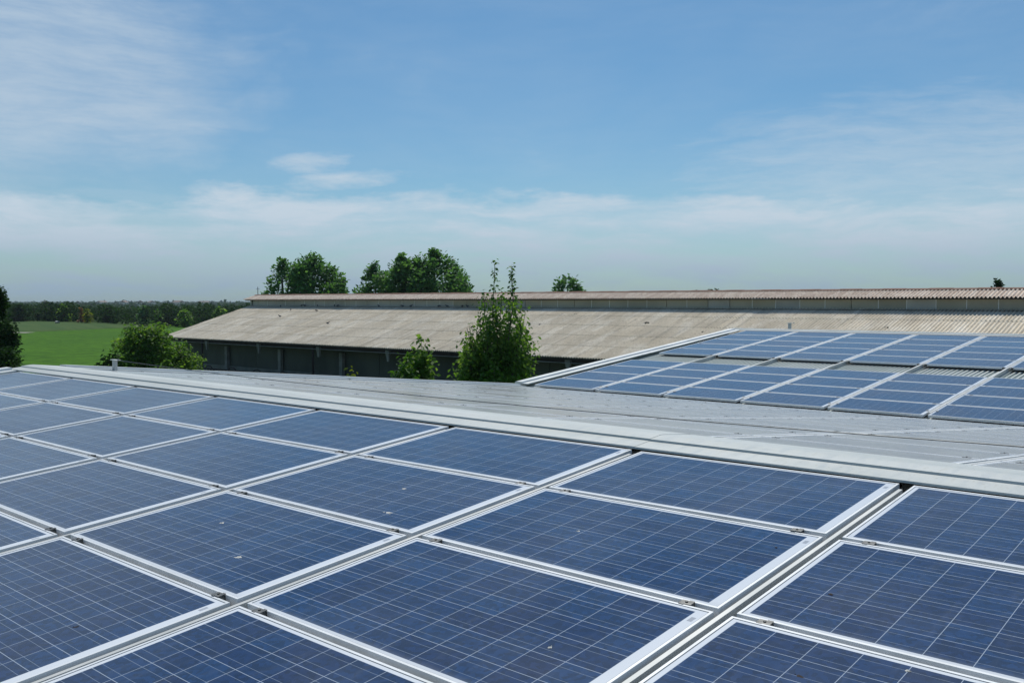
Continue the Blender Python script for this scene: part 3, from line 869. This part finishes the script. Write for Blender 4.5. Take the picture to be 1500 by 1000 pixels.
# far wooded plain, in bands
def far_wood(D0, D1, n, hgt, seed, lf):
    rng = np.random.default_rng(seed); C = []
    for i in range(n):
        D = rng.uniform(D0, D1); px = rng.uniform(-150, 760); p = at(px, D, GZ)
        q = 26; w = rng.uniform(.02, .05) * D
        C.append(np.c_[p.x + rng.normal(0, w, q) * rtv[0] + rng.normal(0, 6, q), p.y + rng.normal(0, w, q) * rtv[1] + rng.normal(0, 6, q), GZ + rng.uniform(0, hgt, q)])
    o = leaves('far_woodland', np.concatenate(C), D0 * .0055, M[lf], droop=.5, aspect=1.2, rng=rng)
    tag(o, kind='stuff'); return o
far_wood(420, 700, 120, 4.2, 81, 'leaf_dark')['label'] = 'hazy tree belts on the plain beyond the woodland'
far_wood(800, 1500, 200, 5.2, 82, 'leaf_dark')['label'] = 'bluish far tree belts on the plain'
far_wood(1700, 5500, 320, 7.5, 83, 'leaf_dark')['label'] = 'faint blue tree line at the horizon'

# far farmhouses
M['plaster'] = noisy('plaster', (.62, .58, .50), (.72, .69, .62), .3, .9)
M['tile'] = noisy('roof_tile', (.22, .17, .14), (.30, .24, .20), 2, .9)
def house(px, D, w, d, h, label, z=GZ):
    p = at(px, D, z); r = tag(empty('farmhouse', p, (0, 0, .6 + px * .01)), label, 'house', 'far houses on the plain')
    MB().box(-w / 2, w / 2, -d / 2, d / 2, 0, h).build('wall', M['plaster'], r)
    MB().extrude([(-d / 2 - .4, h), (0, h + d * .28), (d / 2 + .4, h), (d / 2 + .4, h - .15), (-d / 2 - .4, h - .15)], -w / 2 - .4, w / 2 + .4).build('roof', M['tile'], r)
    return r
for px, D, w, lb in ((182, 1500, 18, 'pale far house at the middle of the horizon'), (206, 1350, 16, 'low pale far farmhouse over the middle woodland'), (222, 1600, 26, 'long pale far house right of the middle woodland'),
                     (150, 1900, 24, 'faint far house left of the middle horizon'), (262, 1450, 18, 'pale far farmhouse nearest the barn roof'), (300, 2000, 26, 'faint far house closest above the barn gable')):
    house(px, D, w, 10, 6.6, lb)
hh = at(84, 250, GZ + 1.2); r = tag(empty('field_hut', hh), 'tiny pale roofed hut standing at the top of the field', 'hut')
MB().box(-.5, .5, -.4, .4, 0, .45).build('wall', noisy('hut_wood', (.12, .12, .1), (.2, .2, .17), 2, .9), r)
MB().extrude([(-.5, .45), (0, .62), (.5, .45), (.5, .42), (-.5, .42)], -.6, .6).build('roof', noisy('hut_roof', (.5, .52, .5), (.6, .6, .56), 2, .7), r)

# ------------------------------------------------------------------ the long barn
EY, EZ = 32.65, -1.96; WY, WZ = 41.0, .59; MY, MZ = 40.55, 1.150; RY, RZ = 41.85, 1.545
BX0, BX1b = -71.0, 14.0


def fibre_mat():
    m, k, b = mat('weathered_fibre_cement', .9, 0, .2)
    pos = k.n('ShaderNodeNewGeometry').outputs['Position']
    n1 = k.noise(pos, .35, 5, .6); n2 = k.noise(k.vscale(pos, 1.6, .45, .45), .8, 6, .7); n3 = k.noise(pos, 5, 5, .7)
    c = k.mix(k.ss(n1, .3, .7), (.71, .62, .475), (.81, .72, .57))
    c = k.mix(k.ss(n2, .46, .62, 0, .8), c, (.90, .83, .70))
    c = k.mix(k.ss(n3, .48, .68, 0, .42), c, (.40, .33, .24))
    n4 = k.noise(k.vscale(pos, 1, 1, 1), 14, 3, .6)
    c = k.mix(k.ss(n4, .58, .7, 0, .4), c, (.30, .26, .21))
    sp = k.n('ShaderNodeSeparateXYZ'); k.l(pos, sp.inputs[0])
    wn = k.n('ShaderNodeTexWhiteNoise', noise_dimensions='2D')
    k.l(k.comb(k.m('FLOOR', k.m('DIVIDE', sp.outputs[0], 1.062)), k.m('FLOOR', k.m('DIVIDE', k.m('SUBTRACT', sp.outputs[1], 32.65), 1.67)), 0.0), wn.inputs['Vector'])
    c = k.mix(k.ss(wn.outputs['Value'], 0.0, 1.0, 0, .22), c, (.40, .355, .28))
    n5 = k.noise(k.vscale(pos, 5, .35, .35), .9, 4, .6)
    c = k.mix(k.ss(n5, .52, .70, 0, .38), c, (.30, .26, .20))
    k.l(c, b.inputs['Base Color'])
    return m
M['fibre'] = fibre_mat()
def mon_mat():
    m, k, b = mat('reddish_fibre_cement', .9, 0, .2)
    pos = k.n('ShaderNodeNewGeometry').outputs['Position']
    n1 = k.noise(k.vscale(pos, 4, .6, 1), 1.2, 5, .65); n3 = k.noise(pos, 9, 4)
    c = k.mix(k.ss(n1, .35, .65), (.68, .55, .44), (.86, .75, .63))
    c = k.mix(k.ss(n3, .5, .7, 0, .6), c, (.36, .26, .20))
    k.l(c, b.inputs['Base Color']); return m
M['mon'] = mon_mat()
M['dark'] = noisy('dark_timber', (.030, .026, .024), (.05, .042, .04), 2, .9)
M['curtain'] = noisy('grey_green_curtain', (.068, .082, .068), (.10, .114, .094), .5, .85, vs=(1.2, 1, .4))
M['curtain2'] = noisy('pale_panel', (.30, .31, .28), (.37, .38, .345), .5, .85)
M['conc'] = noisy('concrete_pillar', (.18, .19, .175), (.27, .28, .26), 1.2, .85)
M['rust'] = noisy('rusty_edge', (.24, .13, .09), (.32, .18, .13), 3, .9)

barn = tag(empty('long_barn', (BX0, EY, GZ)), 'very long low barn with weathered corrugated roof and raised ridge vent', 'barn')
def bp_(o): o.location = (-BX0, -EY, -GZ); return o


def corr(y0, z0, y1, z1, x0, x1, name, mt, rows=1, step=.02, pitch=.177, amp=.032):
    m = MB(); n = int((x1 - x0) / pitch * 8); xs = x0 + np.arange(n + 1) * pitch / 8
    hh_ = amp * np.sin(2 * np.pi * (xs - x0) / pitch)
    hh_ = amp * np.sign(np.sin(2 * np.pi * (xs - x0) / pitch)) * np.abs(np.sin(2 * np.pi * (xs - x0) / pitch)) ** .8
    for r in range(rows):
        a, b_ = r / rows, (r + 1) / rows
        if r < rows - 1: b2 = b_ + .012
        else: b2 = b_
        rowA = np.c_[xs, np.full(n + 1, y0 + (y1 - y0) * a), z0 + (z1 - z0) * a + hh_ + step]
        rowA0 = rowA.copy(); rowA0[:, 2] -= step + .012
        rowB = np.c_[xs, np.full(n + 1, y0 + (y1 - y0) * b2), z0 + (z1 - z0) * b2 + hh_]
        m.grid([rowA0, rowA, rowB])
    return bp_(m.build(name, mt, barn, smooth=False))


corr(EY, EZ, WY, WZ, BX0, BX1b, 'roof', M['fibre'], 5, .022)
corr(MY, MZ, RY, RZ, BX0 - .3, BX1b, 'ridge_vent_roof', M['mon'], 1, .012, amp=.04)
mirror = lambda y: 2 * RY - y
corr(mirror(MY), MZ, RY, RZ, BX0 - .3, BX1b, 'ridge_vent_roof', M['mon'], 1, .012, amp=.04)
corr(mirror(EY), EZ, mirror(WY), WZ, BX0, BX1b, 'roof', M['fibre'], 1, .022)
# ridge tiles, red edge
m = MB(); x = BX0 - .35; i = 0
while x < BX1b:
    e = .012 * (i % 2); m.extrude([(RY - .16, RZ - .005 + e), (RY - .05, RZ + .055 + e), (RY + .05, RZ + .055 + e), (RY + .16, RZ - .005 + e), (RY + .12, RZ - .02), (RY - .12, RZ - .02)], x, x + 1.1); x += 1.1; i += 1
bp_(m.build('ridge_tiles', M['rust'], barn))
# ridge-vent wall: panels with pale joints
x = BX0 + .05; i = 0
M['vp1'] = noisy('vent_panel_grey', (.46, .44, .39), (.56, .54, .48), .6, .8)
M['vp2'] = noisy('vent_panel_ochre', (.42, .38, .29), (.54, .49, .38), .35, .8)
M['vj'] = noisy('joint_strip', (.80, .79, .74), (.88, .87, .82), 3, .8)
while x < BX1b - 1:
    x2 = min(x + 1.36, BX1b - .5)
    bp_(MB().box(x + .02, x2 - .02, WY, WY + .1, WZ - .10, MZ + .10).build('vent_panel', M['vp2' if (x > -46 and random.random() < .8) else 'vp1'], barn))
    if random.random() < .8: bp_(MB().box(x2 - .018, x2 + .018, WY - .015, WY + .05, WZ - .08, MZ - .02).build('joint_strip', M['vj'], barn))
    x = x2; i += 1
m = MB(); m.box(BX0 - .2, BX1b, MY + .12, MY + .20, MZ - .10, MZ - .02); m.box(BX0 - .2, BX1b, WY - .03, WY + .12, MZ - .02, MZ + .08)
m.box(BX0, BX1b, mirror(WY) - .1, mirror(WY), WZ - .1, MZ + .1)
bp_(m.build('vent_beam', M['dark'], barn))
m = MB()
for x in (-21.3, -57.3): m.box(x - .5, x + .5, MY - .14, MY + .25, MZ - .08, MZ - .05)
bp_(m.build('vent_flap', M['conc'], barn))
m = MB(); m.box(BX0 + .02, BX1b, WY - .30, WY - .0, WZ - .05, WZ - .035)
bp_(m.build('foot_flashing', noisy('dark_flashing', (.10, .10, .10), (.15, .15, .14), 3, .8), barn))
# eave beam, walls, gable
m = MB(); m.box(BX0 + .2, BX1b, EY + .40, EY + .56, EZ - .36, EZ + .02); m.box(BX0 + .2, BX1b, EY + .05, EY + .12, EZ - .14, EZ - .05)
m.box(BX0 + .2, BX1b, EY + .9, EY + 1.05, EZ - .10, EZ + .12)
bp_(m.build('eave_beam', M['dark'], barn))
m = MB(); m.tube([(BX0 + .3, EY + .05, EZ - .30), (BX1b, EY + .05, EZ - .30)], .022, 6)
bp_(m.build('eave_cable', M['conc'], barn))
CY = 34.3
m = MB(); x = BX0 + .4
while x < BX1b:
    x2 = x + 3.62; m.box(x, x2 - .03, CY + random.uniform(0, .03), CY + .08, GZ + 1.9, EZ + .42); x = x2
bp_(m.build('side_curtain', M['curtain'], barn))
m = MB(); m.box(BX0 + .4, BX1b, CY - .05, CY + .12, GZ, GZ + 1.9)
bp_(m.build('low_wall', noisy('low_concrete', (.15, .16, .145), (.22, .23, .20), .7, .9), barn))
# gable walls
for xg in (BX0 + .35, BX1b - .6):
    m = MB(); b0 = len(m.v); prof = [(CY, GZ), (CY, EZ + .40), (WY, WZ - .06), (WY, MZ - .04), (mirror(WY), MZ - .04), (mirror(WY), WZ - .06), (mirror(CY), EZ + .40), (mirror(CY), GZ)]
    m.extrude(prof, xg, xg + .15); bp_(m.build('gable_wall', M['curtain2'], barn))
MB_ = MB().box(BX0 + .4, BX1b, mirror(CY) - .1, mirror(CY), GZ, EZ + .4); bp_(MB_.build('rear_wall', M['curtain2'], barn))
# pillars, brackets and pipes, one every 7.24 m
for i in range(11):
    xb = -64.5 + 7.22 * i; xi = -63.5 + 7.25 * i
    m = MB(); m.box(xi - .17, xi + .17, CY - .30, CY - .051, GZ, EZ - .60)
    bp_(m.build('pillar', M['conc'], barn))
    m = MB(); m.v += []
    b0 = len(m.v)
    for (z_, w_, d_) in ((EZ - .05, .17, .10), (EZ - .34, .17, .10), (EZ - .62, .10, .06), (EZ - .86, .08, .04)):
        m.v += [(xb - w_, EY + .32 - d_, z_), (xb + w_, EY + .32 - d_, z_), (xb + w_, EY + .39, z_), (xb - w_, EY + .39, z_)]
    for q_ in range(3):
        for e_ in range(4): A_ = b0 + q_ * 4; m.f.append((A_ + e_, A_ + (e_ + 1) % 4, A_ + 4 + (e_ + 1) % 4, A_ + 4 + e_))
    m.f += [(b0, b0 + 1, b0 + 2, b0 + 3), (b0 + 15, b0 + 14, b0 + 13, b0 + 12)]
    bp_(m.build('bracket', M['conc'], barn))
    if i % 2 == 0:
        m = MB().tube([(xb - .38, EY + .12, EZ - .14), (xb - .38, EY + .12, GZ)], .075, 8); bp_(m.build('downpipe', M['dark'], barn))
# antenna on the vent ridge
o = MB().tube([(-71.0, RY, RZ), (-71.0, RY, RZ + .75)], .03, 6).tube([(-71.3, RY, RZ + .55), (-70.7, RY, RZ + .55)], .015, 5).build('antenna', M['cable'])
o.data.transform(Matrix.Translation((71.0, -RY, -RZ))); o.location = (-71.0, RY, RZ)
tag(o, 'thin aerial mast at the left end of the barn ridge', 'antenna')

# feed barrier in front of the barn
fb = tag(empty('feed_barrier', (-64, 32.0, GZ)), 'dark tubular feeding barrier with hoops along the foot of the barn', 'barrier')
m = MB()
for z in (1.45, 1.85): m.tube([(0, 0, z), (26, 0, z)], .05, 6)
x = 0
while x < 26: m.tube([(x, 0, .9), (x, 0, 1.85)], .035, 5); x += .42
m.build('rail', M['dark'], fb)
for i in range(8):
    x0 = 1.2 + i * 3.3; m = MB(); m.tube([(x0 + a * .5, .1, 1.85 + .19 * math.sin(math.acos(max(-1, min(1, a))))) for a in np.linspace(-1, 1, 9)], .045, 6)
    m.build('hoop', M['dark'], fb)
MB().box(0, 26, -.08, .08, 0, .95).build('kerb_wall', M['conc'], fb)

# ------------------------------------------------------------------ pigeons on the barn roof
def pigeon_mesh(head_up=True):
    m = MB(); prof = [(-.17, .035, .006), (-.13, .045, .020), (-.08, .062, .045), (-.02, .072, .062), (.05, .082, .064), (.10, .105, .052), (.13, .14, .034), (.145, .165, .030), (.165, .170, .026), (.19, .165, .008), (.205, .162, .003)]
    if not head_up: prof = prof[:6] + [(.14, .095, .034), (.17, .080, .028), (.195, .065, .024), (.215, .045, .008), (.225, .035, .003)]
    n = 10
    for x, z, r in prof:
        for q in range(n):
            a = 2 * math.pi * q / n; m.v.append((x, r * .85 * math.cos(a), z + .04 + r * math.sin(a)))
    for i in range(len(prof) - 1):
        for q in range(n):
            A = i * n; B = A + n; r_ = (q + 1) % n; m.f.append((A + q, A + r_, B + r_, B + q))
    m.f += [tuple(range(n))[::-1], tuple((len(prof) - 1) * n + q for q in range(n))]
    for s in (-1, 1): m.tube([(.01, s * .022, .06), (.015, s * .022, 0), (.04, s * .022, .0)], .006, 5)
    return m
def moss_mesh(r, sd):
    rs = random.Random(sd); m = MB(); n = 9; ring = []
    for k_, (h_, q_) in enumerate(((0, 1), (.35, .9), (.6, .5))):
        m.v += [(r * 1.5 * q_ * rs.uniform(.7, 1.2) * math.cos(6.283 * i / n), r * q_ * rs.uniform(.7, 1.2) * math.sin(6.283 * i / n), r * h_ * rs.uniform(.8, 1.1)) for i in range(n)]
    m.f += [(k_ * n + i, k_ * n + (i + 1) % n, (k_ + 1) * n + (i + 1) % n, (k_ + 1) * n + i) for k_ in range(2) for i in range(n)]
    m.f.append(tuple(2 * n + i for i in range(n)))
    return m.mesh('moss_lump', M['moss'], True)
M['moss'] = noisy('dry_moss', (.03, .03, .02), (.06, .055, .03), 20, .95)
M['bird'] = noisy('pigeon_feathers', (.055, .06, .07), (.11, .115, .13), 8, .8)
PM = [pigeon_mesh(True).mesh('pigeon', M['bird'], True), pigeon_mesh(False).mesh('pigeon', M['bird'], True)]
slope = math.atan2(WZ - EZ, WY - EY)
def on_barn(px, py):
    t = (px - 750) / FPX; uu = -(py - 500) / FPX; cp, sp = math.cos(PITCH), math.sin(PITCH)
    d = Vector((cp * FR[1] + t * FR[0] + uu * sp * FR[1], cp * FR[0] - t * FR[1] + uu * sp * FR[0], -sp + uu * cp))
    n = Vector((0, -math.sin(slope), math.cos(slope))); q = n.dot(Vector((0, EY, EZ)) - Vector(CAM)) / n.dot(d)
    return Vector(CAM) + d * q
BIRDS = [(411, 450.5, 'on the left below the vent wall'), (426, 455.5, 'midway, left part of the roof'), (410, 465, 'lowest on the left of the roof'), (464, 457, 'alone under the left vent flap'), (480, 475.5, 'lower down below the left vent flap'),
         (444, 448.7, 'left of a close pair at the vent wall'), (449, 448.7, 'right of a close pair at the vent wall'), (467, 449, 'by the wall just left of the flap'), (492, 449, 'by the wall right of the flap'),
         (497, 449, 'touching its neighbour right of the flap'), (558, 449, 'alone at the wall in the roof middle'), (593, 449, 'left of a pair by the wall in the roof middle'), (603, 450, 'right of a pair by the wall in the roof middle'),
         (646, 449.4, 'left of the trio near the tall tree'), (657, 450, 'first right of the trio near the tall tree'), (680, 449.6, 'second bird left of the tall tree'), (686, 450.5, 'nearest bird left of the tall tree'),
         (843, 460, 'on the roof right of the tall tree'), (791, 475.5, 'low on the roof right of the tall tree'), (947, 473.5, 'biggest, above the rear panels gable edge'), (1030, 486.5, 'just above the rear gable edge'), (1299, 480, 'just above the rear ridge at right')]
for i, (px, py, lb) in enumerate(BIRDS):
    p = on_barn(px, py) + Vector((0, 0, .03)); o = bpy.data.objects.new('pigeon', PM[i % 2]); COL.objects.link(o)
    if p.y > WY - .25: p.y = WY - .25; p.z = EZ + (p.y - EY) * math.tan(slope) + .035
    if px > 760:                                       # lumps of moss, not birds
        rr = .12 if px == 947 else .075
        o.data = moss_mesh(rr, i); o.name = 'moss_lump'; o.location = p - Vector((0, 0, .03)); o.rotation_euler = (slope, 0, 0)
        tag(o, 'dark moss lump ' + lb, 'moss', 'moss lumps on the barn roof'); continue
    o.location = p; o.rotation_euler = (0, 0, random.uniform(0, 6.28)); o.scale = (.9,) * 3
    tag(o, 'dark pigeon ' + lb, 'pigeon', 'pigeons resting on the barn roof')

# ------------------------------------------------------------------ haze
hm = bpy.data.materials.new('haze'); hm.use_nodes = True; t = hm.node_tree; t.nodes.clear()
pv = t.nodes.new('ShaderNodeVolumePrincipled'); pv.inputs['Color'].default_value = (.74, .86, 1.0, 1); pv.inputs['Density'].default_value = 1.0e-4
pv.inputs['Anisotropy'].default_value = .1
oo = t.nodes.new('ShaderNodeOutputMaterial'); t.links.new(pv.outputs[0], oo.inputs['Volume'])
hz = MB().box(-6700, 6700, -6700, 6700, GZ - 1.8, 12.0).build('haze', hm); tag(hz, kind='stuff')
